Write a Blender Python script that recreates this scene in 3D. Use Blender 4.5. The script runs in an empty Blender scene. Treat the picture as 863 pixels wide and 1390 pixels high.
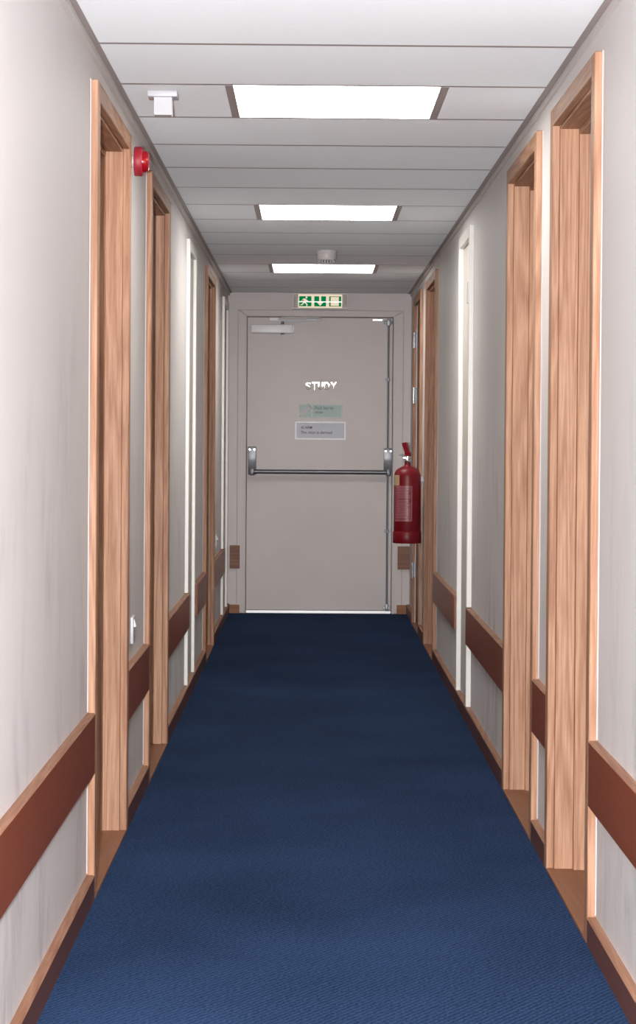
import bpy, bmesh, math, random
from mathutils import Matrix, Vector

random.seed(7)
S = bpy.context.scene
COL = S.collection
PI = math.pi

# ------------------------------------------------------------------ dimensions
ZC = 2.21                 # ceiling
YE = 14.197               # far wall
YB = -2.4                 # wall behind the photographer
WL, WR = -0.575, 0.688    # wall faces
FL, FR = -0.554, 0.667    # faces of boards fixed on the walls
HD = 2.078                # door opening height
TILE0, TILE = 5.279, 0.6

# ------------------------------------------------------------------ materials
def new_mat(name):
    m = bpy.data.materials.new(name)
    m.use_nodes = True
    nt = m.node_tree
    b = nt.nodes['Principled BSDF']
    return m, nt, b

def plain(name, col, rough=0.5, metal=0.0, spec=0.5, var=0.06, vscale=30.0, bump=0.0, coat=0.0, drough=0.0):
    m, nt, b = new_mat(name)
    N = nt.nodes; L = nt.links
    g = N.new('ShaderNodeNewGeometry')
    n = N.new('ShaderNodeTexNoise'); n.inputs['Scale'].default_value = vscale
    n.inputs['Detail'].default_value = 4
    L.new(g.outputs['Position'], n.inputs['Vector'])
    r = N.new('ShaderNodeValToRGB')
    c0 = tuple(max(0, c * (1 - var)) for c in col) + (1,)
    c1 = tuple(min(1, c * (1 + var)) for c in col) + (1,)
    r.color_ramp.elements[0].position = 0.3; r.color_ramp.elements[0].color = c0
    r.color_ramp.elements[1].position = 0.7; r.color_ramp.elements[1].color = c1
    L.new(n.outputs['Fac'], r.inputs['Fac'])
    L.new(r.outputs['Color'], b.inputs['Base Color'])
    b.inputs['Roughness'].default_value = rough
    b.inputs['Metallic'].default_value = metal
    b.inputs['Specular IOR Level'].default_value = spec
    b.inputs['Coat Weight'].default_value = coat
    b.inputs['Diffuse Roughness'].default_value = drough
    if bump:
        bp = N.new('ShaderNodeBump'); bp.inputs['Strength'].default_value = bump
        bp.inputs['Distance'].default_value = 0.002
        L.new(n.outputs['Fac'], bp.inputs['Height']); L.new(bp.outputs['Normal'], b.inputs['Normal'])
    return m

def wood(name, light, dark, axis, rough=0.5, ring=13.0, contrast=1.0, spec=0.2):
    """procedural timber, grain running along axis (0 x, 1 y, 2 z)"""
    m, nt, b = new_mat(name)
    N = nt.nodes; L = nt.links
    g = N.new('ShaderNodeNewGeometry')
    mp = N.new('ShaderNodeMapping')
    sc = [1.0, 1.0, 1.0]; sc[axis] = 0.05
    mp.inputs['Scale'].default_value = sc
    L.new(g.outputs['Position'], mp.inputs['Vector'])
    # broad cathedral figure
    n0 = N.new('ShaderNodeTexNoise'); n0.inputs['Scale'].default_value = 9.0
    n0.inputs['Detail'].default_value = 2.0; n0.inputs['Distortion'].default_value = 0.4
    L.new(mp.outputs['Vector'], n0.inputs['Vector'])
    mul = N.new('ShaderNodeMath'); mul.operation = 'MULTIPLY'; mul.inputs[1].default_value = ring
    L.new(n0.outputs['Fac'], mul.inputs[0])
    fr = N.new('ShaderNodeMath'); fr.operation = 'PINGPONG'; fr.inputs[1].default_value = 0.5
    L.new(mul.outputs[0], fr.inputs[0])
    # fine pores
    n1 = N.new('ShaderNodeTexNoise'); n1.inputs['Scale'].default_value = 150.0
    n1.inputs['Detail'].default_value = 3.0
    L.new(mp.outputs['Vector'], n1.inputs['Vector'])
    # slow tone drift
    n2 = N.new('ShaderNodeTexNoise'); n2.inputs['Scale'].default_value = 3.0
    L.new(mp.outputs['Vector'], n2.inputs['Vector'])
    a = N.new('ShaderNodeMath'); a.operation = 'MULTIPLY_ADD'; a.inputs[1].default_value = 0.70 * contrast; a.inputs[2].default_value = -0.14 * contrast
    L.new(fr.outputs[0], a.inputs[0])
    c = N.new('ShaderNodeMath'); c.operation = 'MULTIPLY_ADD'; c.inputs[1].default_value = 0.95 * contrast
    L.new(n1.outputs['Fac'], c.inputs[0]); L.new(a.outputs[0], c.inputs[2])
    d = N.new('ShaderNodeMath'); d.operation = 'MULTIPLY_ADD'; d.inputs[1].default_value = 0.5
    L.new(n2.outputs['Fac'], d.inputs[0]); L.new(c.outputs[0], d.inputs[2])
    r = N.new('ShaderNodeValToRGB')
    r.color_ramp.elements[0].position = 0.42; r.color_ramp.elements[0].color = tuple(light) + (1,)
    r.color_ramp.elements[1].position = 1.0; r.color_ramp.elements[1].color = tuple(dark) + (1,)
    L.new(d.outputs[0], r.inputs['Fac']); L.new(r.outputs['Color'], b.inputs['Base Color'])
    b.inputs['Roughness'].default_value = rough
    b.inputs['Specular IOR Level'].default_value = spec
    bp = N.new('ShaderNodeBump'); bp.inputs['Strength'].default_value = 0.12; bp.inputs['Distance'].default_value = 0.001
    L.new(n1.outputs['Fac'], bp.inputs['Height']); L.new(bp.outputs['Normal'], b.inputs['Normal'])
    return m

def wall_mat(name, base, scuff=(0.30, 0.285, 0.28)):
    """painted plaster with grey vertical trolley scuffs, stronger near the guard rail"""
    m, nt, b = new_mat(name)
    N = nt.nodes; L = nt.links
    g = N.new('ShaderNodeNewGeometry')
    mp = N.new('ShaderNodeMapping'); mp.inputs['Scale'].default_value = (1, 5.0, 1.6)
    L.new(g.outputs['Position'], mp.inputs['Vector'])
    n = N.new('ShaderNodeTexNoise'); n.inputs['Scale'].default_value = 1.7; n.inputs['Detail'].default_value = 6
    n.inputs['Roughness'].default_value = 0.62; n.inputs['Distortion'].default_value = 0.5
    L.new(mp.outputs['Vector'], n.inputs['Vector'])
    r = N.new('ShaderNodeValToRGB')
    r.color_ramp.elements[0].position = 0.46; r.color_ramp.elements[0].color = (0, 0, 0, 1)
    r.color_ramp.elements[1].position = 0.80; r.color_ramp.elements[1].color = (1, 1, 1, 1)
    L.new(n.outputs['Fac'], r.inputs['Fac'])
    mpb = N.new('ShaderNodeMapping'); mpb.inputs['Scale'].default_value = (1, 1.5, 1.0)
    L.new(g.outputs['Position'], mpb.inputs['Vector'])
    nb = N.new('ShaderNodeTexNoise'); nb.inputs['Scale'].default_value = 1.6; nb.inputs['Detail'].default_value = 3
    L.new(mpb.outputs['Vector'], nb.inputs['Vector'])
    rb = N.new('ShaderNodeValToRGB')
    rb.color_ramp.elements[0].position = 0.44; rb.color_ramp.elements[0].color = (0.02, 0.02, 0.02, 1)
    rb.color_ramp.elements[1].position = 0.62; rb.color_ramp.elements[1].color = (1, 1, 1, 1)
    L.new(nb.outputs['Fac'], rb.inputs['Fac'])
    sx = N.new('ShaderNodeSeparateXYZ'); L.new(g.outputs['Position'], sx.inputs[0])
    hr = N.new('ShaderNodeMapRange')
    hr.inputs['From Min'].default_value = 0.35; hr.inputs['From Max'].default_value = 1.7
    hr.inputs['To Min'].default_value = 0.95; hr.inputs['To Max'].default_value = 0.05
    L.new(sx.outputs['Z'], hr.inputs['Value'])
    mu0 = N.new('ShaderNodeMath'); mu0.operation = 'MULTIPLY'
    L.new(r.outputs['Color'], mu0.inputs[0]); L.new(rb.outputs['Color'], mu0.inputs[1])
    mu = N.new('ShaderNodeMath'); mu.operation = 'MULTIPLY'
    L.new(mu0.outputs[0], mu.inputs[0]); L.new(hr.outputs[0], mu.inputs[1])
    # faint broad tone
    n2 = N.new('ShaderNodeTexNoise'); n2.inputs['Scale'].default_value = 1.1; n2.inputs['Detail'].default_value = 3
    L.new(g.outputs['Position'], n2.inputs['Vector'])
    r2 = N.new('ShaderNodeValToRGB')
    r2.color_ramp.elements[0].position = 0.3; r2.color_ramp.elements[0].color = tuple(c * 0.95 for c in base) + (1,)
    r2.color_ramp.elements[1].position = 0.7; r2.color_ramp.elements[1].color = tuple(base) + (1,)
    L.new(n2.outputs['Fac'], r2.inputs['Fac'])
    mx = N.new('ShaderNodeMix'); mx.data_type = 'RGBA'
    L.new(mu.outputs[0], mx.inputs[0]); L.new(r2.outputs['Color'], mx.inputs[6]); mx.inputs[7].default_value = tuple(scuff) + (1,)
    L.new(mx.outputs[2], b.inputs['Base Color'])
    b.inputs['Roughness'].default_value = 0.6; b.inputs['Specular IOR Level'].default_value = 0.3
    n3 = N.new('ShaderNodeTexNoise'); n3.inputs['Scale'].default_value = 90; L.new(g.outputs['Position'], n3.inputs['Vector'])
    bp = N.new('ShaderNodeBump'); bp.inputs['Strength'].default_value = 0.05; bp.inputs['Distance'].default_value = 0.001
    L.new(n3.outputs['Fac'], bp.inputs['Height']); L.new(bp.outputs['Normal'], b.inputs['Normal'])
    return m

def carpet_mat():
    m, nt, b = new_mat('blue_twill_carpet')
    N = nt.nodes; L = nt.links
    g = N.new('ShaderNodeNewGeometry')
    # diagonal twill ribs
    mp = N.new('ShaderNodeMapping'); mp.inputs['Rotation'].default_value = (0, 0, 0.62)
    L.new(g.outputs['Position'], mp.inputs['Vector'])
    w = N.new('ShaderNodeTexWave'); w.inputs['Scale'].default_value = 24; w.inputs['Distortion'].default_value = 3.5
    w.inputs['Detail'].default_value = 2; w.inputs['Detail Scale'].default_value = 3.0
    L.new(mp.outputs['Vector'], w.inputs['Vector'])
    n = N.new('ShaderNodeTexNoise'); n.inputs['Scale'].default_value = 130; n.inputs['Detail'].default_value = 3
    L.new(g.outputs['Position'], n.inputs['Vector'])
    n2 = N.new('ShaderNodeTexNoise'); n2.inputs['Scale'].default_value = 1.6; n2.inputs['Detail'].default_value = 5
    L.new(g.outputs['Position'], n2.inputs['Vector'])
    a = N.new('ShaderNodeMath'); a.operation = 'MULTIPLY_ADD'; a.inputs[1].default_value = 0.24
    L.new(w.outputs['Fac'], a.inputs[0])
    c = N.new('ShaderNodeMath'); c.operation = 'MULTIPLY'; c.inputs[1].default_value = 0.62
    L.new(n.outputs['Fac'], c.inputs[0]); L.new(c.outputs[0], a.inputs[2])
    d = N.new('ShaderNodeMath'); d.operation = 'MULTIPLY_ADD'; d.inputs[1].default_value = 0.35
    L.new(n2.outputs['Fac'], d.inputs[0]); L.new(a.outputs[0], d.inputs[2])
    r = N.new('ShaderNodeValToRGB')
    r.color_ramp.elements[0].position = 0.38; r.color_ramp.elements[0].color = (0.0035, 0.0075, 0.0175, 1)
    r.color_ramp.elements[1].position = 0.82; r.color_ramp.elements[1].color = (0.0165, 0.033, 0.076, 1)
    L.new(d.outputs[0], r.inputs['Fac']); L.new(r.outputs['Color'], b.inputs['Base Color'])
    b.inputs['Roughness'].default_value = 0.95; b.inputs['Specular IOR Level'].default_value = 0.05; b.inputs['Diffuse Roughness'].default_value = 1.0
    bp = N.new('ShaderNodeBump'); bp.inputs['Strength'].default_value = 0.35; bp.inputs['Distance'].default_value = 0.003
    L.new(a.outputs[0], bp.inputs['Height']); L.new(bp.outputs['Normal'], b.inputs['Normal'])
    return m

def emit(name, col, strength):
    m = bpy.data.materials.new(name); m.use_nodes = True
    nt = m.node_tree; nt.nodes.clear()
    e = nt.nodes.new('ShaderNodeEmission'); o = nt.nodes.new('ShaderNodeOutputMaterial')
    e.inputs['Color'].default_value = tuple(col) + (1,); e.inputs['Strength'].default_value = strength
    nt.links.new(e.outputs[0], o.inputs[0])
    return m

OAK_L, OAK_D = (0.465, 0.275, 0.175), (0.285, 0.140, 0.080)
M = {}
M['wall'] = wall_mat('magnolia_plaster', (0.68, 0.652, 0.64), (0.27, 0.26, 0.26))
M['paint'] = plain('magnolia_door_paint', (0.60, 0.545, 0.525), 0.45, var=0.03, vscale=3)
M['wallplain'] = plain('magnolia_trim_paint', (0.62, 0.58, 0.56), 0.6, var=0.02)
M['cream'] = plain('beige_wall_paint', (0.58, 0.545, 0.49), 0.6, var=0.03, vscale=3)
M['white'] = plain('white_gloss_paint', (0.74, 0.72, 0.68), 0.35, var=0.02)
M['caulk'] = plain('white_caulk', (0.52, 0.50, 0.50), 0.6, var=0.02)
M['tile'] = plain('ceiling_tile_paint', (0.62, 0.638, 0.655), 0.8, var=0.015, vscale=60, spec=0.2, drough=0.34)
M['tgap'] = plain('ceiling_grid_shadow_metal', (0.30, 0.26, 0.25), 0.6)
M['cangle'] = plain('grey_brown_ceiling_angle', (0.26, 0.22, 0.212), 0.5, var=0.03, drough=0.2)
M['oakz'] = wood('oak_vertical_grain', OAK_L, OAK_D, 2)
M['oaky'] = wood('oak_lengthwise_grain', OAK_L, OAK_D, 1)
M['leaf'] = wood('oak_veneer_leaf', (0.29, 0.125, 0.058), (0.19, 0.075, 0.034), 2)
M['rail'] = wood('red_brown_stained_rail', (0.22, 0.060, 0.026), (0.145, 0.036, 0.016), 1, rough=0.38, contrast=0.5)
M['pale_top'] = wood('pale_top_wood', (0.38, 0.20, 0.125), (0.25, 0.115, 0.065), 1, rough=0.5)  # paler wood colour for the upward-facing faces of rails and skirting
M['skirt'] = wood('dark_stained_skirting', (0.13, 0.052, 0.034), (0.085, 0.034, 0.022), 1, rough=0.4, contrast=0.5)
M['railx'] = wood('brown_stained_block', (0.27, 0.125, 0.070), (0.16, 0.066, 0.036), 0, rough=0.4)
M['sill'] = wood('brown_threshold_wood', (0.26, 0.115, 0.060), (0.18, 0.072, 0.036), 1, rough=0.45, contrast=0.6)
M['skx'] = wood('oak_cross_grain', (0.40, 0.19, 0.10), (0.28, 0.12, 0.06), 0)
M['carpet'] = carpet_mat()
M['letter'] = plain('bright_letter_metal', (0.90, 0.87, 0.80), 0.15, 1.0, var=0.02)
M['chrome'] = plain('chrome_metal', (0.78, 0.79, 0.80), 0.16, 1.0, var=0.02)
M['steel'] = plain('satin_steel', (0.40, 0.415, 0.44), 0.5, 0.9, var=0.04)
M['dsteel'] = plain('dull_dark_steel', (0.17, 0.175, 0.19), 0.45, 0.9, var=0.05)
M['alu'] = plain('bright_aluminium', (0.9, 0.9, 0.88), 0.35, 0.3, var=0.02)
M['plastic'] = plain('white_plastic', (0.48, 0.49, 0.515), 0.4, var=0.01)
M['bwhite'] = plain('bright_white_enamel', (0.90, 0.90, 0.90), 0.35, var=0.01)
M['ivory'] = plain('ivory_plastic', (0.60, 0.565, 0.55), 0.4, var=0.02)
M['darkslot'] = plain('dark_slots', (0.10, 0.09, 0.09), 0.6)
M['red'] = plain('red_enamel', (0.165, 0.002, 0.008), 0.4, var=0.03, spec=0.35)
M['redp'] = plain('red_plastic', (0.27, 0.008, 0.022), 0.5, var=0.03)
M['label'] = plain('faded_pink_print', (0.25, 0.050, 0.068), 0.4, var=0.12, vscale=60)
M['labelp'] = plain('pale_print', (0.36, 0.15, 0.165), 0.4, var=0.05)
M['labeld'] = plain('red_print', (0.20, 0.012, 0.022), 0.4)
M['beige'] = plain('beige_sticker', (0.42, 0.30, 0.16), 0.5)
M['green'] = plain('pale_green_sign', (0.30, 0.41, 0.375), 0.4, var=0.03)
M['greent'] = plain('green_sign_print', (0.19, 0.27, 0.25), 0.5)
M['signb'] = plain('sign_border', (0.52, 0.52, 0.51), 0.4)
M['wborder'] = plain('white_sign_frame', (0.92, 0.92, 0.93), 0.4)
M['slate'] = plain('blue_grey_sign', (0.32, 0.33, 0.385), 0.35, var=0.04)
M['slatet'] = plain('dark_sign_print', (0.15, 0.145, 0.16), 0.5)
M['pink'] = plain('pale_pictogram', (0.56, 0.50, 0.50), 0.5)
LAMP = (1.0, 0.965, 0.92)
M['lamp'] = emit('lamp_diffuser_glow', LAMP, 15.0)
M['louver'] = plain('louvre_white_metal', (0.85, 0.85, 0.84), 0.3)
M['exitbox'] = plain('exit_sign_housing', (0.72, 0.70, 0.66), 0.3)
M['exitfacet'] = plain('exit_sign_faceted_plastic', (0.60, 0.57, 0.53), 0.15)
M['exitglow'] = emit('exit_sign_backlight', (1.0, 0.83, 0.62), 0.82)
M['exittube'] = emit('exit_sign_tube', (0.93, 1.0, 0.93), 1.25)
M['exitgreen'] = emit('exit_sign_green', (0.0, 0.19, 0.055), 1.0)
M['redlens'] = plain('red_clear_lens', (0.25, 0.003, 0.010), 0.2, coat=0.2)
M['redglow'] = emit('beacon_lamp', (1.0, 0.06, 0.03), 0.8)

# ------------------------------------------------------------------ mesh helpers
def B(*a): return bmesh.new()

def box(bm, x0, x1, y0, y1, z0, z1, bev=0.0, seg=1):
    x0, x1 = min(x0, x1), max(x0, x1); y0, y1 = min(y0, y1), max(y0, y1); z0, z1 = min(z0, z1), max(z0, z1)
    r = bmesh.ops.create_cube(bm, size=1.0, matrix=Matrix.Translation(((x0+x1)/2, (y0+y1)/2, (z0+z1)/2)) @ Matrix.Diagonal((x1-x0, y1-y0, z1-z0, 1)))
    if bev:
        es = set()
        for v in r['verts']:
            for e in v.link_edges: es.add(e)
        bmesh.ops.bevel(bm, geom=list(es), offset=bev, segments=seg, profile=0.5, affect='EDGES')
    return bm

def cyl(bm, p0, p1, r0, r1=None, n=24):
    r1 = r0 if r1 is None else r1
    p0, p1 = Vector(p0), Vector(p1); d = p1 - p0
    q = d.to_track_quat('Z', 'Y').to_matrix().to_4x4()
    bmesh.ops.create_cone(bm, cap_ends=True, segments=n, radius1=r0, radius2=r1, depth=d.length, matrix=Matrix.Translation((p0+p1)/2) @ q)
    return bm

def lathe(bm, prof, base, axis=(0, 0, 1), n=40):
    """prof = [(r, h)...] revolved about axis through base"""
    q = Vector(axis).to_track_quat('Z', 'Y').to_matrix().to_4x4()
    T = Matrix.Translation(base) @ q
    rings = []
    for r, h in prof:
        if r < 1e-6:
            rings.append([bm.verts.new(T @ Vector((0, 0, h)))])
        else:
            rings.append([bm.verts.new(T @ Vector((r*math.cos(2*PI*k/n), r*math.sin(2*PI*k/n), h))) for k in range(n)])
    for a, b in zip(rings, rings[1:]):
        for k in range(n):
            k2 = (k+1) % n
            if len(a) == 1 and len(b) == 1: continue
            if len(a) == 1: bm.faces.new((a[0], b[k], b[k2]))
            elif len(b) == 1: bm.faces.new((a[k], a[k2], b[0]))
            else: bm.faces.new((a[k], a[k2], b[k2], b[k]))
    for rg, fl in ((rings[0], True), (rings[-1], False)):
        if len(rg) > 1:
            bm.faces.new(rg[::-1] if fl else rg)
    return bm

def prism(bm, pts, d0, d1, f):
    """polygon pts (a,b) extruded from d0 to d1; f(a,b,d)->xyz"""
    A = [bm.verts.new(f(a, b, d0)) for a, b in pts]
    C = [bm.verts.new(f(a, b, d1)) for a, b in pts]
    bm.faces.new(A); bm.faces.new(C[::-1])
    n = len(pts)
    for i in range(n):
        bm.faces.new((A[i], C[i], C[(i+1) % n], A[(i+1) % n]))
    bmesh.ops.recalc_face_normals(bm, faces=bm.faces[:])
    return bm

def obj(name, bm, mat, parent=None, smooth=False, label=None):
    bmesh.ops.recalc_face_normals(bm, faces=bm.faces[:])
    if parent is not None:
        p = parent; off = Vector((0, 0, 0))
        while p is not None:
            off += p.location; p = p.parent
        bmesh.ops.translate(bm, verts=bm.verts[:], vec=-off)
    me = bpy.data.meshes.new(name); bm.to_mesh(me); bm.free()
    me.materials.append(M[mat] if isinstance(mat, str) else mat)
    if smooth:
        for p in me.polygons: p.use_smooth = True
        try: me.set_sharp_from_angle(angle=math.radians(38))
        except Exception: pass
    o = bpy.data.objects.new(name, me); COL.objects.link(o)
    if parent is not None: o.parent = parent
    if label: o['label'] = label
    return o

def tag(o, label=None, cat=None, group=None, kind=None):
    if label: o['label'] = label
    if cat: o['category'] = cat
    if group: o['group'] = group
    if kind: o['kind'] = kind
    return o

def thing(name, label, cat, loc, group=None, kind=None):
    o = bpy.data.objects.new(name, None); o.empty_display_size = 0.1
    o.location = loc; COL.objects.link(o)
    return tag(o, label, cat, group, kind)

def text(name, body, x, z, y, width, height, mat, parent=None, extrude=0.0008, bold=0.0, bevel=0.0, smooth=False):
    cu = bpy.data.curves.new('lettering', 'FONT'); cu.body = body; cu.size = 1.0; cu.offset = bold
    if bevel: cu.extrude = 0.02; cu.bevel_depth = bevel; cu.bevel_resolution = 3
    t = bpy.data.objects.new('lettering', cu); COL.objects.link(t)
    bpy.context.view_layer.update()
    dg = bpy.context.evaluated_depsgraph_get()
    me = bpy.data.meshes.new_from_object(t.evaluated_get(dg))
    bpy.data.objects.remove(t); bpy.data.curves.remove(cu)
    bm = bmesh.new(); bm.from_mesh(me); bpy.data.meshes.remove(me)
    xs = [v.co.x for v in bm.verts]; ys = [v.co.y for v in bm.verts]
    x0, x1, y0, y1 = min(xs), max(xs), min(ys), max(ys)
    zz = [v.co.z for v in bm.verts]; za, zb = min(zz), max(zz)
    for v in bm.verts:
        dep = extrude*(v.co.z-za)/(zb-za) if bevel else 0.0
        v.co = Vector((x + (v.co.x-x0)/(x1-x0)*width, y - dep, z + (v.co.y-y0)/(y1-y0)*height))
    if not bevel:
        r = bmesh.ops.extrude_face_region(bm, geom=bm.faces[:])
        for g in r['geom']:
            if isinstance(g, bmesh.types.BMVert): g.co.y -= extrude
    if bevel:                                            # polished faces are never dead flat
        for v in bm.verts: v.co.y += 0.09*(v.co.z - z - height*0.9)**2/height
    return obj(name, bm, mat, parent, smooth)

# side helper: depth d measured from the board face inwards through the wall
def side(s):
    F = FL if s < 0 else FR
    return lambda d: F + s * d

TB = 0.021   # board thickness (face to wall)

# ------------------------------------------------------------------ doors
ndoor = [0]
def door_root(s, y0, label):
    ndoor[0] += 1
    X = side(s)
    return thing('door_%d' % ndoor[0], label, 'door', (X(0.03), y0, 0.0), kind='structure')

def oak_door(s, y0, y1, label, aw=0.056, leaf_d=0.115, hinges=None, sk=True, far_aw=None):
    X = side(s); R = door_root(s, y0, label); fa = far_aw or aw
    bm = B()
    box(bm, X(0), X(TB), y0-aw, y0, 0.0, HD+0.05, 0.002)
    box(bm, X(0), X(TB), y1, y1+fa, 0.0, HD+0.05, 0.002)
    obj('architrave', bm, 'oakz', R)
    box(b2 := B(), X(0.0002), X(TB), y0, y1, HD, HD+0.05, 0.002)
    obj('head_architrave', b2, 'oaky', R)
    q = 0.009                                            # quirk: lining stands inside the architrave
    if leaf_d > 0.05:
        d1, d2 = TB, 0.073
        bm = B()
        box(bm, X(d1), X(d2), y0-0.02, y0+q, 0.0, HD, 0.001)
        box(bm, X(d1), X(d2), y1-q, y1+0.02, 0.0, HD, 0.001)
        obj('frame_lining', bm, 'oakz', R)
        box(b2 := B(), X(d1), X(d2), y0+q, y1-q, HD-q, HD+0.02, 0.001)
        obj('head_lining', b2, 'oaky', R)
        q2 = q + 0.016
        bm = B()
        box(bm, X(d2), X(leaf_d), y0-0.02, y0+q2, 0.0, HD, 0.001)
        box(bm, X(d2), X(leaf_d), y1-q2, y1+0.02, 0.0, HD, 0.001)
        box(bm, X(d2), X(leaf_d), y0+q2, y1-q2, HD-q2, HD+0.02, 0.001)
        obj('door_stop', bm, 'oakz', R)
        box(b3 := B(), X(leaf_d), X(leaf_d+0.044), y0-0.02, y1+0.02, 0.008, HD, 0.001)
        obj('door_leaf', b3, 'leaf', R)
        box(b4 := B(), X(0.0), X(leaf_d), y0, y1, -0.004, 0.007, 0.001)
        obj('threshold', b4, 'sill', R)
    else:
        box(b3 := B(), X(leaf_d), X(leaf_d+0.044), y0, y1, 0.008, HD, 0.001)
        obj('door_leaf', b3, 'leaf', R)
        box(b4 := B(), X(0.0), X(leaf_d), y0, y1, -0.004, 0.007, 0.001)
        obj('threshold', b4, 'sill', R)
    if hinges:
        for hz in hinges:
            bm = B()
            for k in range(5):
                cyl(bm, (X(0.004), y1-0.012, hz-0.052+k*0.0212), (X(0.004), y1-0.012, hz-0.052+k*0.0212+0.0165), 0.0075, n=14)
            cyl(bm, (X(0.004), y1-0.012, hz-0.050), (X(0.004), y1-0.012, hz+0.050), 0.004, n=10)
            hg = obj('hinge', bm, 'chrome', R, True)
            bm = B(); box(bm, X(0.006), X(leaf_d+0.001), y1-0.004, y1-0.0005, hz-0.05, hz+0.05)
            obj('hinge_leaf', bm, 'dsteel', hg)
    cb = B()
    xw = WL if s < 0 else WR
    box(cb, xw, xw - s*0.003, y0-aw-0.006, y0-aw, 0.49, HD+0.052, 0.001)
    box(cb, xw, xw - s*0.003, y0-aw-0.006, y0-aw, 0.07, 0.325, 0.001)
    obj('caulk_bead', cb, 'caulk', R)
    return R

def white_door(s, y0, y1, label, top=2.068, cut=True, prot=0.016, aw=0.045, z0=0.066, plates=False):
    """painted cupboard: thin frame on the wall face, flush leaf inside it"""
    xw = WL if s < 0 else WR
    X = lambda d: xw - s*(prot-d)
    R = door_root(s, y0, label)
    bm = B()
    if cut:
        box(bm, X(0), xw, y0-aw, y0, z0, 0.329, 0.0015); box(bm, X(0), xw, y0-aw, y0, 0.491, top+0.05, 0.0015)
    else:
        box(bm, X(0), xw, y0-aw, y0, z0, top+0.05, 0.0015)
    box(bm, X(0), xw, y1, y1+aw, z0, top+0.05, 0.0015)
    box(bm, X(0), xw, y0, y1, top, top+0.05, 0.0015)
    obj('door_frame', bm, 'white', R)
    box(b := B(), X(prot-0.001), X(prot+0.03), y0+0.003, y1-0.003, z0+0.004, top-0.003, 0.001)
    obj('door_leaf', b, 'cream', R)
    if plates:
        b = B(); box(b, X(0.006), X(prot), y0+0.004, y0+0.03, 1.87, 1.98, 0.001)
        cyl(b, (X(0.005), y0+0.008, 1.868), (X(0.005), y0+0.008, 1.982), 0.004, n=12)
        obj('hinge', b, 'dsteel', R, True)
        b = B(); box(b, X(0.008), X(prot), y0+0.16, y0+0.20, 1.80, 1.89, 0.002)
        obj('keyhole_plate', b, 'plastic', R)
    return R

D = {}
D['L1'] = oak_door(-1, 5.391, 6.262, 'oak framed doorway nearest on the left wall, beside the red beacon')
D['L2'] = oak_door(-1, 7.188, 8.045, 'oak framed doorway on the left wall just beyond the red beacon')
D['L3'] = white_door(-1, 9.50, 9.995, 'white framed cupboard door on the left wall between two oak doorways')
D['L4'] = oak_door(-1, 11.063, 11.914, 'oak framed doorway farthest along the left wall')
D['L5'] = white_door(-1, 13.312, 13.90, 'white framed cupboard door on the left wall next to the far wall')
D['R1'] = oak_door(1, 4.946, 5.735, 'oak framed doorway nearest on the right wall')
D['R2'] = oak_door(1, 6.205, 7.032, 'oak framed doorway second along the right wall, before the white frame')
D['R3'] = white_door(1, 8.79, 9.325, 'white framed cupboard door on the right wall', prot=0.021, plates=True, aw=0.048)
D['R4'] = oak_door(1, 11.19, 12.045, 'oak framed doorway on the right wall just before the fire extinguisher')
D['R5'] = oak_door(1, 12.69, 13.462, 'oak door with three chrome hinges behind the fire extinguisher', leaf_d=0.026, hinges=(1.855, 1.494, 0.352))

# ------------------------------------------------------------------ walls
def wall(name, s, holes):
    """holes: (y0,y1,top) left open for the recessed doors"""
    xw = WL if s < 0 else WR
    xo = xw + s*0.22
    bm = B(); y = YB
    for a, b, t in holes:
        box(bm, xw, xo, y, a, -0.02, ZC+0.12)
        box(bm, xw, xo, a, b, t, ZC+0.12)
        y = b
    box(bm, xw, xo, y, YE+0.2, -0.02, ZC+0.12)
    o = obj(name, bm, 'wall'); tag(o, kind='structure'); return o

wall('wall_left', -1, [(5.371, 6.282, HD+0.02), (7.168, 8.065, HD+0.02), (9.50, 9.995, 2.068), (11.043, 11.934, HD+0.02), (13.312, 13.90, 2.068)])
wall('wall_right', 1, [(4.926, 5.755, HD+0.02), (6.185, 7.052, HD+0.02), (8.79, 9.325, 2.068), (11.17, 12.065, HD+0.02), (12.69, 13.462, HD)])
# fill behind recessed leaves
DX0, DX1, DZ = -0.443, 0.563, 2.045
bm = B()
box(bm, WL, DX0, YE, YE+0.2, -0.02, ZC+0.12); box(bm, DX1, WR, YE, YE+0.2, -0.02, ZC+0.12)
box(bm, DX0, DX1, YE, YE+0.2, DZ, ZC+0.12)
tag(obj('wall_far', bm, 'paint'), kind='structure')
bm = B(); box(bm, WL-0.2, WR+0.2, YB-0.15, YB, -0.02, ZC+0.12)
tag(obj('wall_back', bm, 'wall'), kind='structure')

# ------------------------------------------------------------------ floor and ceiling
bm = B(); box(bm, WL-0.2, WR+0.2, YB, YE+0.2, -0.06, 0.0)
tag(obj('floor', bm, 'carpet'), kind='structure')

LX0, LX1 = -0.228, 0.364                    # lens of each ceiling light
TXL, TXR = -0.253, 0.389
light_rows = [1, 6, 11]
bm = B()
k = -13
while TILE0 + TILE*k < YE:
    a = TILE0 + TILE*k + 0.011; b = min(TILE0 + TILE*(k+1) - 0.011, YE - 0.002)
    if b > YB and b - a > 0.02:
        a = max(a, YB+0.002)
        if k in light_rows:
            box(bm, -0.56, TXL, a, b, ZC, ZC+0.018)
            box(bm, TXR, 0.675, a, b, ZC, ZC+0.018)
        else:
            box(bm, -0.56, 0.675, a, b, ZC, ZC+0.018)
    k += 1
tag(obj('ceiling', bm, 'tile'), kind='structure')
bm = B(); box(bm, WL-0.2, WR+0.2, YB-0.1, YE+0.2, ZC+0.12, ZC+0.2)
k = -12
while TILE0 + TILE*k < YE - 0.05:            # grid bars seen in the joints
    y = TILE0 + TILE*k
    if y > YB + 0.1: box(bm, -0.56, 0.675, y-0.011, y+0.011, ZC, ZC+0.02)
    k += 1
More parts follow.
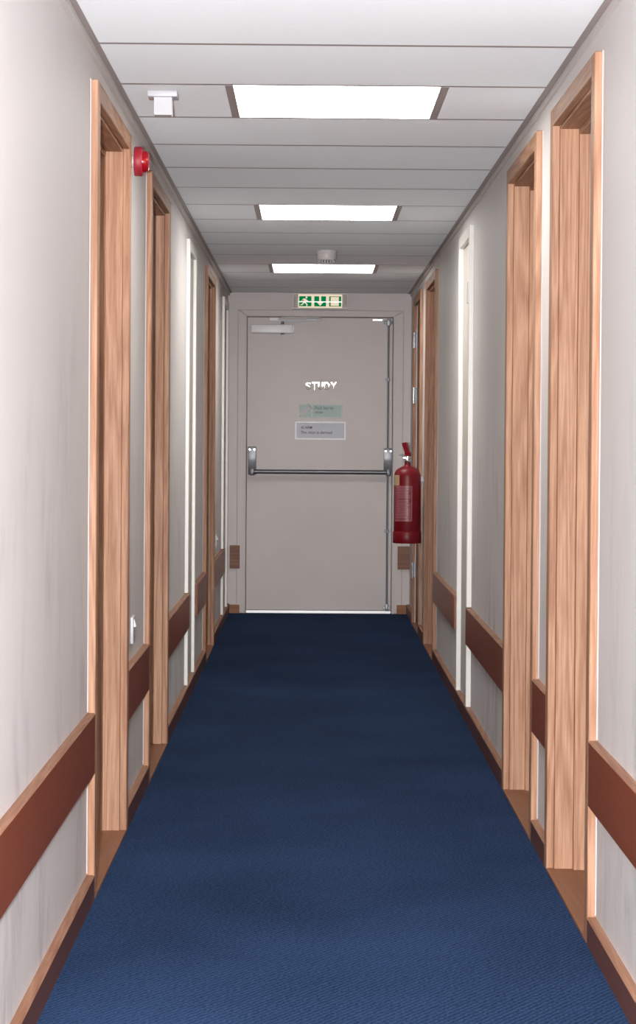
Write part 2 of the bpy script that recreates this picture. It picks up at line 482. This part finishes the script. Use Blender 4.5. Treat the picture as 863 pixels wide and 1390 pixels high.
tag(obj('ceiling_grid', bm, 'cangle'), kind='structure')

def angle(name, x0, x1, joints):
    bm = B(); ys = [YB] + joints + [YE]
    for a, b in zip(ys, ys[1:]):
        box(bm, x0, x1, a+0.001, b-0.001, ZC-0.003, ZC, 0.0008)
    tag(obj(name, bm, 'cangle'), kind='structure')
angle('trim_1', -0.561, -0.5465, [3.9, 6.9, 9.9, 12.9])
angle('trim_2', 0.663, 0.680, [2.35, 5.35, 8.35, 11.35])

for nm, xa, xb in (('trim_14', WL, -0.561), ('trim_15', 0.680, WR)):     # painted fillet under the ceiling angle
    bm = B(); box(bm, xa, xb, YB, YE, ZC-0.022, ZC+0.02); tag(obj(nm, bm, 'wallplain'), kind='structure')

# ------------------------------------------------------------------ skirting and guard rails
def board(bm, s, ya, yb, z0, z1, t=TB):
    xw = WL if s < 0 else WR
    xf = xw - s*t
    c = 0.004
    prism(bm, [(xw, z0), (xf, z0), (xf, z1-c), (xf + s*c, z1), (xw, z1)], ya, yb, lambda a, b, d: (a, d, b))

def pale_top(o):
    """upward-facing faces take a paler, less red wood colour"""
    o.data.materials.append(M['pale_top'])
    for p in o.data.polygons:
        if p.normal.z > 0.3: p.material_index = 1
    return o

def baseboard(name, s, segs):
    bm = B()
    for a, b in segs: board(bm, s, a, b, 0.0, 0.066)
    tag(pale_top(obj(name, bm, 'skirt')), kind='structure')
baseboard('baseboard_left', -1, [(YB, 5.335), (6.318, 7.132), (8.101, 11.007), (11.970, YE)])
baseboard('baseboard_right', 1, [(YB, 4.890), (5.791, 6.149), (7.088, 11.134), (12.101, 12.634), (13.518, YE)])

ntrim = [2]
def rail(s, a, b, label, t=TB):
    ntrim[0] += 1
    bm = B(); board(bm, s, a, b, 0.332, 0.488, t)
    tag(pale_top(obj('trim_%d' % ntrim[0], bm, 'rail')), label, 'guard rail', kind='structure')
rail(-1, YB, 5.335, 'dark brown wooden guard rail nearest the camera on the left wall')
rail(-1, 6.318, 7.132, 'short dark wooden guard rail between the two nearest left doorways')
rail(-1, 8.101, 9.499, 'dark wooden guard rail running up to the white frame on the left wall')
rail(-1, 10.10, 11.007, 'dark wooden guard rail just beyond the white frame on the left wall', t=0.024)
rail(-1, 11.970, 13.42, 'dark wooden guard rail below the far socket on the left wall')
rail(1, YB, 4.890, 'red brown wooden guard rail nearest the camera on the right wall')
rail(1, 5.791, 6.149, 'short dark wooden guard rail between the two nearest right doorways')
rail(1, 7.088, 8.789, 'long dark wooden guard rail before the white frame on the right wall')
rail(1, 9.45, 11.134, 'brown wooden guard rail beyond the white frame on the right wall', t=0.024)

# far wall: little returns of the rail and skirting either side of the exit door
def ret(name, x0, x1, xa, z0, z1, mat, label=None, yt=0.024):
    """block on the wall from x0 to x1, notched over the architrave between xa and its door-side end"""
    bm = B()
    lo, hi = min(x0, x1), max(x0, x1)
    ya, yw, yo = YE - yt, YE, YE - 0.0125
    if xa > (lo+hi)/2 or xa > lo and x0 < 0:      # architrave on the right part (left block)
        pts = [(lo, ya), (hi, ya), (hi, yo), (xa, yo), (xa, yw), (lo, yw)]
    else:
        pts = [(lo, ya), (hi, ya), (hi, yw), (xa, yw), (xa, yo), (lo, yo)]
    prism(bm, pts, z0, z1, lambda a, b, d: (a, b, d))
    o = obj(name, bm, mat)
    tag(o, label, 'guard rail' if label else None, kind='structure')
AX0, AX1 = -0.507, 0.636                           # outer edges of the exit door architrave
ret('trim_12', -0.553, -0.484, AX0-0.001, 0.308, 0.468, 'railx', 'small square wooden block on the far wall left of the exit door')
ret('trim_13', 0.604, 0.686, AX1+0.001, 0.308, 0.468, 'railx', 'small square wooden block on the far wall under the fire extinguisher')
ret('baseboard_far', -0.553, -0.484, AX0-0.001, 0.0, 0.058, 'skx')
ret('baseboard_far.001', 0.600, 0.666, AX1+0.001, 0.0, 0.062, 'skx')

# ------------------------------------------------------------------ exit door
R = thing('door_11', 'pale grey fire exit door with a push bar at the end of the corridor', 'door', (0.06, YE, 0.0), kind='structure')
bm = B(); box(bm, DX0+0.003, DX1-0.003, YE-0.002, YE+0.05, 0.024, DZ-0.004, 0.0015)
obj('door_leaf', bm, 'paint', R)
bm = B()
AT = 2.092
def frame_piece(pts): prism(bm, pts, YE-0.012, YE, lambda a, b, d: (a, d, b))
g = 0.0006
frame_piece([(AX0, 0.0), (DX0, 0.0), (DX0, DZ), (AX0, AT-g)])
frame_piece([(DX1, 0.0), (AX1, 0.0), (AX1, AT-g), (DX1, DZ)])
frame_piece([(AX0+g, AT), (DX0+g, DZ+g), (DX1-g, DZ+g), (AX1-g, AT)])
es = [e for e in bm.edges if max(e.verts[0].co.y, e.verts[1].co.y) < YE-0.011]
bmesh.ops.bevel(bm, geom=es, offset=0.004, segments=1, profile=0.5, affect='EDGES')
# stop bead round the opening
box(bm, DX0-0.018, DX0-0.004, YE-0.016, YE-0.012, 0.0, DZ+0.01, 0.001)
box(bm, DX1+0.004, DX1+0.018, YE-0.016, YE-0.012, 0.0, DZ+0.01, 0.001)
obj('architrave', bm, 'paint', R)
bm = B(); box(bm, DX0+0.002, DX1-0.003, YE-0.012, YE+0.03, 0.0, 0.022, 0.003)
obj('threshold', bm, 'alu', R, label='bright aluminium threshold strip')

# panic bar
P = thing('panic_bar', 'grey metal push bar with vertical rods on the exit door', 'panic bar', (0.531, YE, 0.024))
yf = YE - 0.002
def housing(x0, x1, z0, z1):
    bm = B()
    zm = z0 + (z1-z0)*0.52
    pts = [(yf, z1), (yf-0.036, z1), (yf-0.046, z1-0.014), (yf-0.048, zm+0.01), (yf-0.045, zm-0.005), (yf-0.024, z0+0.006), (yf-0.018, z0), (yf, z0)]
    prism(bm, pts, x0, x1, lambda a, b, d: (d, a, b))
    es = [e for e in bm.edges if abs(e.verts[0].co.x - e.verts[1].co.x) < 1e-6]
    bmesh.ops.bevel(bm, geom=es, offset=0.004, segments=2, profile=0.5, affect='EDGES')
    h = obj('end_housing', bm, 'steel', P, True)
    for sx in (x0+0.012, x1-0.012):
        b = B(); cyl(b, (sx, yf-0.030, z1-0.022), (sx, yf-0.050, z1-0.022), 0.006, n=14)
        obj('screw', b, 'chrome', h, True)
housing(-0.431, -0.374, 0.955, 1.151)
housing(0.503, 0.562, 0.968, 1.146)
bm = B(); cyl(bm, (-0.405, yf-0.075, 0.978), (0.545, yf-0.075, 0.978), 0.0155, n=28)
obj('crossbar', bm, 'dsteel', P, True)
for xx, s2 in ((-0.402, -1), (0.535, 1)):
    bm = B(); box(bm, xx-0.016, xx+0.016, yf-0.094, yf-0.045, 0.952, 1.0, 0.007, 2)
    obj('bar_arm', bm, 'dsteel', P, True)
for za, zb in ((1.14, 2.005), (0.05, 0.975)):
    bm = B(); cyl(bm, (0.531, yf-0.016, za), (0.531, yf-0.016, zb), 0.0068, n=18)
    obj('vertical_rod', bm, 'dsteel', P, True)
for gz in (1.617, 0.572):
    bm = B(); box(bm, 0.509, 0.553, yf-0.006, yf, gz-0.009, gz+0.009, 0.003)
    cyl(bm, (0.531, yf-0.016, gz-0.011), (0.531, yf-0.016, gz+0.011), 0.0115, n=18)
    obj('rod_guide', bm, 'steel', P, True)
bm = B(); box(bm, 0.498, 0.560, yf-0.022, yf, 2.000, 2.020, 0.006, 2); box(bm, 0.516, 0.546, yf-0.032, yf, 1.985, 2.034, 0.007, 2)
obj('top_latch', bm, 'steel', P, True)
bm = B(); box(bm, 0.418, 0.492, yf-0.010, yf, 2.018, 2.036, 0.003)
for q in (0.432, 0.478): cyl(bm, (q, yf-0.010, 2.027), (q, yf-0.013, 2.027), 0.005, n=12)
obj('latch_plate', bm, 'chrome', P, True)
bm = B(); box(bm, 0.506, 0.556, yf-0.007, yf, 0.030, 0.056, 0.004); box(bm, 0.520, 0.542, yf-0.028, yf, 0.024, 0.070, 0.006, 2)
obj('bottom_bolt', bm, 'steel', P, True)

# door closer
C = thing('door_closer', 'white box door closer with thin grey arm at the top of the exit door', 'door closer', (-0.266, YE, 1.93))
bm = B(); box(bm, -0.415, -0.130, yf-0.055, yf, 1.930, 1.989, 0.007, 3); box(bm, -0.1315, -0.118, yf-0.053, yf, 1.932, 1.987, 0.005, 2)
obj('closer_body', bm, 'bwhite', C, True)
bm = B(); cyl(bm, (-0.199, yf-0.028, 1.988), (-0.199, yf-0.028, 2.012), 0.011, n=18)
obj('pinion', bm, 'dsteel', C, True)
bm = B(); cyl(bm, (-0.199, yf-0.028, 1.921), (-0.199, yf-0.028, 1.931), 0.013, n=18)
obj('pinion_cap', bm, 'dsteel', C, True)
bm = B(); prism(bm, [(-0.21, 2.004), (0.068, 2.020), (0.068, 2.031), (-0.21, 2.013)], yf-0.036, yf-0.024, lambda a, b, d: (a, d, b))
cyl(bm, (0.062, yf-0.046, 2.025), (0.062, yf-0.020, 2.025), 0.009, n=14)
obj('arm', bm, 'dsteel', C)
bm = B(); box(bm, -0.212, 0.060, YE-0.030, YE-0.0005, 2.034, 2.043, 0.002); cyl(bm, (-0.06, YE-0.034, 2.0385), (-0.06, YE-0.028, 2.0385), 0.006, n=12)
obj('slide_track', bm, 'signb', C)
bm = B(); box(bm, -0.288, -0.226, yf-0.016, yf, 2.018, 2.040, 0.003, 2)
tag(obj('door_contact', bm, 'bwhite', smooth=True), 'tiny white sensor block above the door closer body', 'door sensor')

# signs on the exit door
G = thing('door_sign', 'pale green push bar to open sign, the upper of two on the exit door', 'sign', (0.066, yf, 1.348))
bm = B(); box(bm, -0.086, 0.217, yf-0.003, yf, 1.348, 1.447, 0.001)
obj('backing', bm, 'signb', G)
bm = B(); box(bm, -0.079, 0.004, yf-0.0036, yf-0.0028, 1.355, 1.440); box(bm, 0.011, 0.211, yf-0.0036, yf-0.0028, 1.355, 1.440)
obj('green_panel', bm, 'green', G)
bm = B()   # forearm pushing a bar
ca, sa = math.cos(0.78), math.sin(0.78)
def rot(a, b): return (-0.040 + a*ca - b*sa, 1.396 + a*sa + b*ca)
arm_pts = [rot(*p) for p in ((-0.045, -0.008), (0.005, -0.010), (0.028, -0.012), (0.040, -0.004), (0.040, 0.004), (0.030, 0.011), (0.020, 0.016), (0.012, 0.010), (-0.045, 0.008))]
prism(bm, arm_pts, yf-0.0044, yf-0.0034, lambda a, b, d: (a, d, b))
obj('hand_pictogram', bm, 'pink', G)
bm = B()
bar_pts = [rot(*p) for p in ((0.044, -0.030), (0.049, -0.030), (0.049, 0.026), (0.044, 0.026))]
prism(bm, bar_pts, yf-0.0044, yf-0.0034, lambda a, b, d: (a, d, b))
obj('bar_pictogram', bm, 'greent', G)
text('lettering', 'Push bar to', 0.028, 1.408, yf-0.0036, 0.128, 0.024, 'greent', G, bold=0.008)
text('lettering', 'open', 0.028, 1.374, yf-0.0036, 0.056, 0.021, 'greent', G, bold=0.008)

G = thing('alarm_notice', 'blue grey alarm notice in a white frame, lower sign on the exit door', 'sign', (0.066, yf, 1.2))
bm = B()
box(bm, -0.109, 0.240, yf-0.0028, yf, 1.200, 1.325, 0.001)
obj('white_border', bm, 'wborder', G)
bm = B(); box(bm, -0.099, 0.231, yf-0.0034, yf-0.0024, 1.2095, 1.3155)
obj('notice_face', bm, 'slate', G)
text('lettering', 'ALARM', -0.071, 1.274, yf-0.0034, 0.080, 0.019, 'slatet', G, bold=0.012)
text('lettering', 'This door is alarmed', -0.071, 1.240, yf-0.0034, 0.218, 0.020, 'slatet', G, bold=0.012)

G = thing('name_plate', 'row of shiny chrome letters above the two signs on the exit door', 'lettering', (0.07, yf, 1.54))
xs = [(-0.038, 0.036, 'S', 0.050, 1.545), (0.004, 0.038, 'T', 0.060, 1.538), (0.047, 0.036, 'U', 0.053, 1.545), (0.088, 0.040, 'D', 0.053, 1.545), (0.132, 0.045, 'Y', 0.053, 1.545)]
for x, w, ch, h, z in xs:
    text('letter', ch, x, z, yf, w, h, 'letter', G, extrude=0.010, bevel=0.035, smooth=True)

# exit sign
ys0 = YE - 0.075
X_ = thing('exit_sign', 'lit green and white emergency exit sign above the end door', 'exit sign', (0.06, YE, 2.096))
bm = B()
box(bm, -0.131, 0.250, ys0+0.012, YE-0.0005, 2.096, 2.205, 0.004)
obj('housing', bm, 'exitbox', X_)
bm = B()
box(bm, -0.131, 0.250, ys0, ys0+0.012, 2.096, 2.104, 0.002); box(bm, -0.131, 0.250, ys0, ys0+0.012, 2.197, 2.205, 0.002)
box(bm, -0.131, -0.124, ys0, ys0+0.012, 2.104, 2.197, 0.002); box(bm, 0.243, 0.250, ys0, ys0+0.012, 2.104, 2.197, 0.002)
obj('front_rim', bm, 'exitbox', X_)
for x0, x1 in ((-0.124, -0.092), (0.208, 0.243)):
    bm = B(); zc = 2.1505
    c = bm.verts.new(((x0+x1)/2, ys0+0.002, zc))
    q = [bm.verts.new(p) for p in ((x0, ys0+0.0115, 2.104), (x1, ys0+0.0115, 2.104), (x1, ys0+0.0115, 2.197), (x0, ys0+0.0115, 2.197))]
    for i in range(4): bm.faces.new((q[i], q[(i+1) % 4], c))
    bm.faces.new(q[::-1])
    obj('end_facet', bm, 'exitfacet', X_)
bm = B(); box(bm, -0.092, 0.208, ys0+0.008, ys0+0.0118, 2.104, 2.197)
obj('backlit_panel', bm, 'exitglow', X_)
def pict(x0, x1, shapes):
    bm = B(); box(bm, x0, x1, ys0+0.006, ys0+0.0082, 2.114, 2.183)
    g_ = obj('green_panel', bm, 'exitgreen', X_)
    b = B()
    for pts in shapes: prism(b, pts, ys0+0.0045, ys0+0.0062, lambda a, c_, d: (a, d, c_))
    obj('pictogram', b, 'exitglow', g_)
x = -0.086
def mv(pts, ox, oz=2.114): return [(ox+a, oz+b) for a, b in pts]
man = [mv([(0.050+0.007*math.cos(t*PI/6), 0.061+0.007*math.sin(t*PI/6)) for t in range(12)], x),
       mv([(0.028, 0.053), (0.045, 0.052), (0.054, 0.043), (0.063, 0.038), (0.060, 0.033), (0.048, 0.037), (0.046, 0.026), (0.058, 0.014), (0.056, 0.001), (0.049, 0.001), (0.050, 0.012), (0.034, 0.024), (0.026, 0.010), (0.010, 0.006), (0.008, 0.012), (0.021, 0.016), (0.033, 0.044), (0.022, 0.042), (0.018, 0.032), (0.013, 0.034)], x)]
pict(-0.086, -0.002, man)
x = 0.018
pict(0.018, 0.098, [mv([(0.033, 0.069), (0.047, 0.069), (0.047, 0.028), (0.062, 0.028), (0.040, 0.003), (0.018, 0.028), (0.033, 0.028)], x)])
x = 0.120
pict(0.120, 0.202, [mv([(0.010, 0.004), (0.066, 0.004), (0.066, 0.065), (0.010, 0.065)], x)])
bm = B(); cyl(bm, (-0.092, ys0+0.004, 2.145), (0.208, ys0+0.004, 2.145), 0.0032, n=12)
obj('lamp_tube', bm, 'exittube', X_, True)

# ------------------------------------------------------------------ ceiling lights
def ceiling_light(row, label):
    y0 = TILE0 + TILE*row; y1 = y0 + TILE
    o = thing('ceiling_light', label, 'ceiling light', ((LX0+LX1)/2, (y0+y1)/2, ZC), 'square panel lights in the corridor ceiling')
    for xa, xb in ((TXL+0.001, LX0), (LX1, TXR-0.001)):
        bm = B(); box(bm, xa, xb, y0+0.0115, y1-0.0115, ZC-0.001, ZC+0.003, 0.0004)
        obj('frame_rail', bm, 'cangle', o)
    bm = B(); box(bm, LX0, LX1, y0+0.0115, y1-0.0115, ZC, ZC+0.003)
    obj('diffuser', bm, 'lamp', o)
    bm = B()
    for i in range(1, 8):
        yy = y0 + 0.6*i/8
        box(bm, LX0, LX1, yy-0.001, yy+0.001, ZC-0.0035, ZC-0.0002)
    for xx in (LX0+0.592/3, LX0+0.592*2/3):
        box(bm, xx-0.001, xx+0.001, y0+0.013, y1-0.013, ZC-0.0035, ZC-0.0004)
    obj('louver', bm, 'louver', o)
    bm = B(); box(bm, LX0, LX1, y0+0.012, y1-0.012, ZC+0.004, ZC+0.085, 0.003)
    obj('lamp_housing', bm, 'louver', o)
    return o
ceiling_light(1, 'bright square ceiling light nearest the camera, level with the white T-shaped sensor')
ceiling_light(6, 'bright square ceiling light in the middle of the ceiling row')
ceiling_light(11, 'farthest bright ceiling light, just beyond the smoke detector')

# smoke detector
sd = thing('smoke_detector', 'round off-white smoke detector on the ceiling between the two far lights', 'smoke detector', (0.076, 11.02, ZC))
prof = [(0.0, 0.0), (0.058, 0.0), (0.059, 0.004), (0.059, 0.016), (0.057, 0.0185)]
bm = B(); lathe(bm, prof + [(0.0, 0.0185)], (0.076, 11.02, ZC), (0, 0, -1), 44); obj('mounting_base', bm, 'ivory', sd, True)
bm = B(); lathe(bm, [(0.0, 0.0185), (0.055, 0.0185), (0.0555, 0.021), (0.0555, 0.036), (0.052, 0.049), (0.046, 0.052), (0.0, 0.052)], (0.076, 11.02, ZC), (0, 0, -1), 44); obj('detector_body', bm, 'ivory', sd, True)
bm = B()
for k in range(18):
    a = 2*PI*k/18
    p = Vector((0.076 + 0.042*math.cos(a), 11.02 + 0.042*math.sin(a), ZC-0.0585))
    r = bmesh.ops.create_cube(bm, size=1, matrix=Matrix.Translation(p) @ Matrix.Rotation(a, 4, 'Z') @ Matrix.Diagonal((0.004, 0.006, 0.014, 1)))
obj('sensing_vanes', bm, 'ivory', sd)
bm = B(); lathe(bm, [(0.0, 0.052), (0.036, 0.052), (0.036, 0.065), (0.0, 0.065)], (0.076, 11.02, ZC), (0, 0, -1), 36); obj('sensing_core', bm, 'darkslot', sd, True)
bm = B(); lathe(bm, [(0.0, 0.065), (0.044, 0.065), (0.040, 0.069), (0.020, 0.072), (0.0, 0.0725)], (0.076, 11.02, ZC), (0, 0, -1), 36); obj('cap', bm, 'ivory', sd, True)

# T-shaped ceiling sensor
ms = thing('ceiling_sensor', 'white T-shaped sensor hanging from the ceiling left of the nearest light', 'sensor', (-0.437, 6.0, ZC))
bm = B(); box(bm, -0.480, -0.394, 5.985, 6.060, ZC-0.017, ZC, 0.002, 2); obj('mounting_box', bm, 'plastic', ms, True)
bm = B(); prism(bm, [(-0.462, ZC-0.017), (-0.410, ZC-0.017), (-0.410, ZC-0.066), (-0.412, ZC-0.068), (-0.460, ZC-0.068), (-0.462, ZC-0.066)], 6.0, 6.045, lambda a, b, d: (a, d, b)); obj('sensor_head', bm, 'plastic', ms)

# fire alarm beacon
bx_, by_, bz_ = -0.575, 6.39, 2.058
fb = thing('alarm_beacon', 'round red fire alarm beacon high on the left wall above the doorways', 'alarm beacon', (bx_, by_, bz_))
bm = B(); lathe(bm, [(0, -0.002), (0.020, -0.002), (0.020, 0.024), (0, 0.024)], (bx_, by_, bz_), (1, 0, 0), 40); obj('back_box', bm, 'ivory', fb, True)
bm = B(); lathe(bm, [(0, 0.024), (0.044, 0.024), (0.0455, 0.027), (0.0455, 0.046), (0.043, 0.0495), (0, 0.0495)], (bx_, by_, bz_), (1, 0, 0), 48); obj('sounder_body', bm, 'redp', fb, True)
bm = B(); lathe(bm, [(0, 0.0495), (0.034, 0.0495), (0.033, 0.060), (0.029, 0.0675), (0.018, 0.070), (0, 0.0705)], (bx_, by_, bz_), (1, 0, 0), 44); ln = obj('lens', bm, 'redlens', fb, True)
bm = B(); lathe(bm, [(0, 0), (0.004, 0), (0.004, 0.004), (0, 0.005)], (bx_+0.060, by_-0.032, bz_), (0, -1, 0), 16); obj('led', bm, 'redglow', ln, True)

# wall sockets
def socket(y, z, label):
    o = thing('wall_socket', label, 'socket', (WL, y, z), 'white sockets on the left wall')
    bm = B(); box(bm, WL, WL+0.010, y-0.043, y+0.043, z-0.043, z+0.043, 0.0022, 2); pl_ = obj('face_plate', bm, 'plastic', o, True)
    bm = B(); prism(bm, [(WL+0.0098, z+0.033), (WL+0.0115, z+0.033), (WL+0.0165, z+0.012), (WL+0.0155, z+0.010), (WL+0.0098, z+0.010)], y-0.018, y+0.018, lambda a, b, d: (a, d, b)); obj('rocker', bm, 'white', o)
    bm = B()
    for dy, dz, w, h in ((0, -0.004, 0.0025, 0.009), (-0.011, -0.024, 0.007, 0.003), (0.011, -0.024, 0.007, 0.003)):
        box(bm, WL+0.0099, WL+0.0103, y+dy-w, y+dy+w, z+dz-h/2, z+dz+h/2)
    obj('pin_slots', bm, 'darkslot', o)
socket(6.64, 0.584, 'white wall socket above the short rail between the two nearest left doorways')
socket(12.50, 0.578, 'small white wall socket at the far end of the left wall')

# ------------------------------------------------------------------ fire extinguisher
ex, ey, ez = 0.586, 12.45, 0.578
fe = thing('fire_extinguisher', 'red fire extinguisher hanging on the right wall beside the exit door', 'fire extinguisher', (ex, ey, ez))
r0 = 0.0815
bm = B(); lathe(bm, [(0, 0.012), (r0-0.004, 0.012), (r0, 0.02), (r0, 0.40), (r0-0.002, 0.415), (r0-0.008, 0.432), (r0-0.020, 0.447), (r0-0.038, 0.458), (0.026, 0.465), (0.020, 0.470), (0.0175, 0.478), (0.0175, 0.492), (0.0, 0.492)], (ex, ey, ez), n=56)
obj('cylinder_body', bm, 'red', fe, True)
bm = B(); lathe(bm, [(r0-0.006, 0.002), (r0+0.002, 0.0), (r0+0.0045, 0.004), (r0+0.0045, 0.066), (r0+0.0015, 0.072), (r0-0.001, 0.072)], (ex, ey, ez), n=56)
obj('base_ring', bm, 'red', fe, True)
bm = B(); lathe(bm, [(0, 0.492), (0.021, 0.492), (0.022, 0.496), (0.022, 0.506), (0.015, 0.510), (0.015, 0.527), (0, 0.527)], (ex, ey, ez), n=28)
box(bm, ex-0.030, ex+0.012, ey-0.012, ey+0.012, ez+0.510, ez+0.522, 0.003)
obj('valve', bm, 'chrome', fe, True)
bm = B()
prism(bm, [(ex-0.018, ez+0.527), (ex+0.022, ez+0.527), (ex+0.020, ez+0.545), (ex+0.010, ez+0.560), (ex-0.006, ez+0.604), (ex-0.012, ez+0.610), (ex-0.034, ez+0.606), (ex-0.030, ez+0.590), (ex-0.014, ez+0.548)], ey-0.012, ey+0.012, lambda a, b, d: (a, d, b))
bmesh.ops.rotate(bm, verts=bm.verts[:], cent=(ex, ey, ez), matrix=Matrix.Rotation(-0.5, 3, 'Z'))
obj('carry_handle', bm, 'red', fe)
bm = B(); box(bm, ex-0.032, ex+0.020, ey-0.0105, ey+0.0105, ez+0.523, ez+0.5265, 0.001); cyl(bm, (ex-0.052, ey-0.004, ez+0.533), (ex+0.01, ey-0.004, ez+0.531), 0.0028, n=10); cyl(bm, (ex-0.052, ey-0.006, ez+0.533), (ex-0.052, ey+0.002, ez+0.533), 0.006, n=12)
obj('safety_pin', bm, 'dsteel', fe)
def patch(bm, a0, a1, z0, z1, rr, n=14):
    A = [math.radians(a0 + (a1-a0)*k/n) for k in range(n+1)]
    lo = [bm.verts.new((ex+rr*math.sin(a), ey-rr*math.cos(a), ez+z0)) for a in A]
    hi = [bm.verts.new((ex+rr*math.sin(a), ey-rr*math.cos(a), ez+z1)) for a in A]
    lo2 = [bm.verts.new((ex+(rr-.0012)*math.sin(a), ey-(rr-.0012)*math.cos(a), ez+z0)) for a in A]
    hi2 = [bm.verts.new((ex+(rr-.0012)*math.sin(a), ey-(rr-.0012)*math.cos(a), ez+z1)) for a in A]
    for k in range(n):
        bm.faces.new((lo[k], lo[k+1], hi[k+1], hi[k])); bm.faces.new((lo2[k], hi2[k], hi2[k+1], lo2[k+1]))
        bm.faces.new((hi[k], hi[k+1], hi2[k+1], hi2[k])); bm.faces.new((lo[k], lo2[k], lo2[k+1], lo[k+1]))
    bm.faces.new((lo[0], hi[0], hi2[0], lo2[0])); bm.faces.new((lo[n], lo2[n], hi2[n], hi[n]))
bm = B(); patch(bm, -68, 19, 0.133, 0.348, r0+0.0008); lab = obj('instruction_label', bm, 'label', fe, True)
bm = B()
rnd = random.Random(3)
z = 0.338; i = 0
while z > 0.150:
    patch(bm, -52 + rnd.uniform(-4, 4), 2 + rnd.uniform(-8, 6), z-0.0035, z, r0+0.0016, 10)
    z -= 0.0095
patch(bm, 16.0, 18.2, 0.140, 0.342, r0+0.0016, 2); patch(bm, -66, 18.2, 0.137, 0.1405, r0+0.0016); patch(bm, -66, 18.2, 0.3425, 0.346, r0+0.0016)
obj('print_lines', bm, 'labelp', lab)
bm = B(); patch(bm, 3, 13, 0.293, 0.312, r0+0.0022, 4); patch(bm, 3, 13, 0.246, 0.266, r0+0.0022, 4); patch(bm, -50, 13, 0.2665, 0.270, r0+0.0022, 10)
obj('print_marks', bm, 'labeld', lab)
bm = B(); patch(bm, -80, -38, 0.350, 0.412, r0+0.0009); obj('service_sticker', bm, 'beige', fe, True)
wb = thing('extinguisher_bracket', 'small white wall bracket holding the fire extinguisher', 'bracket', (WR, ey, ez+0.40))
bm = B(); box(bm, WR-0.004, WR, ey-0.020, ey+0.020, ez+0.33, ez+0.475, 0.001); obj('wall_plate', bm, 'plastic', wb)
bm = B(); box(bm, ex+r0-0.001, WR-0.003, ey-0.015, ey+0.015, ez+0.372, ez+0.402, 0.002); obj('hook', bm, 'plastic', wb)

# ------------------------------------------------------------------ light: the camera's flash (held upright, flash to the left of the lens)
fl = bpy.data.lights.new('camera_flash', 'SPOT'); fl.energy = 1790; fl.spot_size = math.radians(110); fl.spot_blend = 0.6
fl.shadow_soft_size = 0.022; fl.color = (1.0, 0.985, 1.0)
fo = bpy.data.objects.new('camera_flash', fl); COL.objects.link(fo)
fo.location = (-0.10, 0.0, 1.20); fo.rotation_euler = (PI/2, 0, 0)

w = bpy.data.worlds.new('World'); S.world = w; w.use_nodes = True
w.node_tree.nodes['Background'].inputs[0].default_value = (0.02, 0.02, 0.02, 1)

# ------------------------------------------------------------------ camera
a, r, yw = 0.01604, 0.007, 0.00982
fwd = Vector((math.sin(yw)*math.cos(a), math.cos(yw)*math.cos(a), -math.sin(a)))
right = Vector((math.cos(yw), -math.sin(yw), 0))
down = fwd.cross(right).normalized()
if down.z > 0: down = -down
cr = right*math.cos(r) - down*math.sin(r)
cd = right*math.sin(r) + down*math.cos(r)
m3 = Matrix((cr, -cd, -fwd)).transposed()
cam = bpy.data.cameras.new('camera'); co = bpy.data.objects.new('camera', cam); COL.objects.link(co)
co.matrix_world = Matrix.Translation((0, 0, 1.202)) @ m3.to_4x4()
cam.sensor_fit = 'VERTICAL'; cam.sensor_height = 36.0; cam.sensor_width = 36.0*863/1390
cam.lens = 2793.125/1390*36.0
cam.shift_x = (431.5-448.798)/1390; cam.shift_y = (641.3425-695)/1390
cam.clip_start = 0.02; cam.clip_end = 60
S.camera = co

S.view_settings.view_transform = 'Standard'
S.view_settings.look = 'None'
S.view_settings.gamma = 1.0
S.view_settings.use_curve_mapping = False
S.view_settings.exposure = 0.0
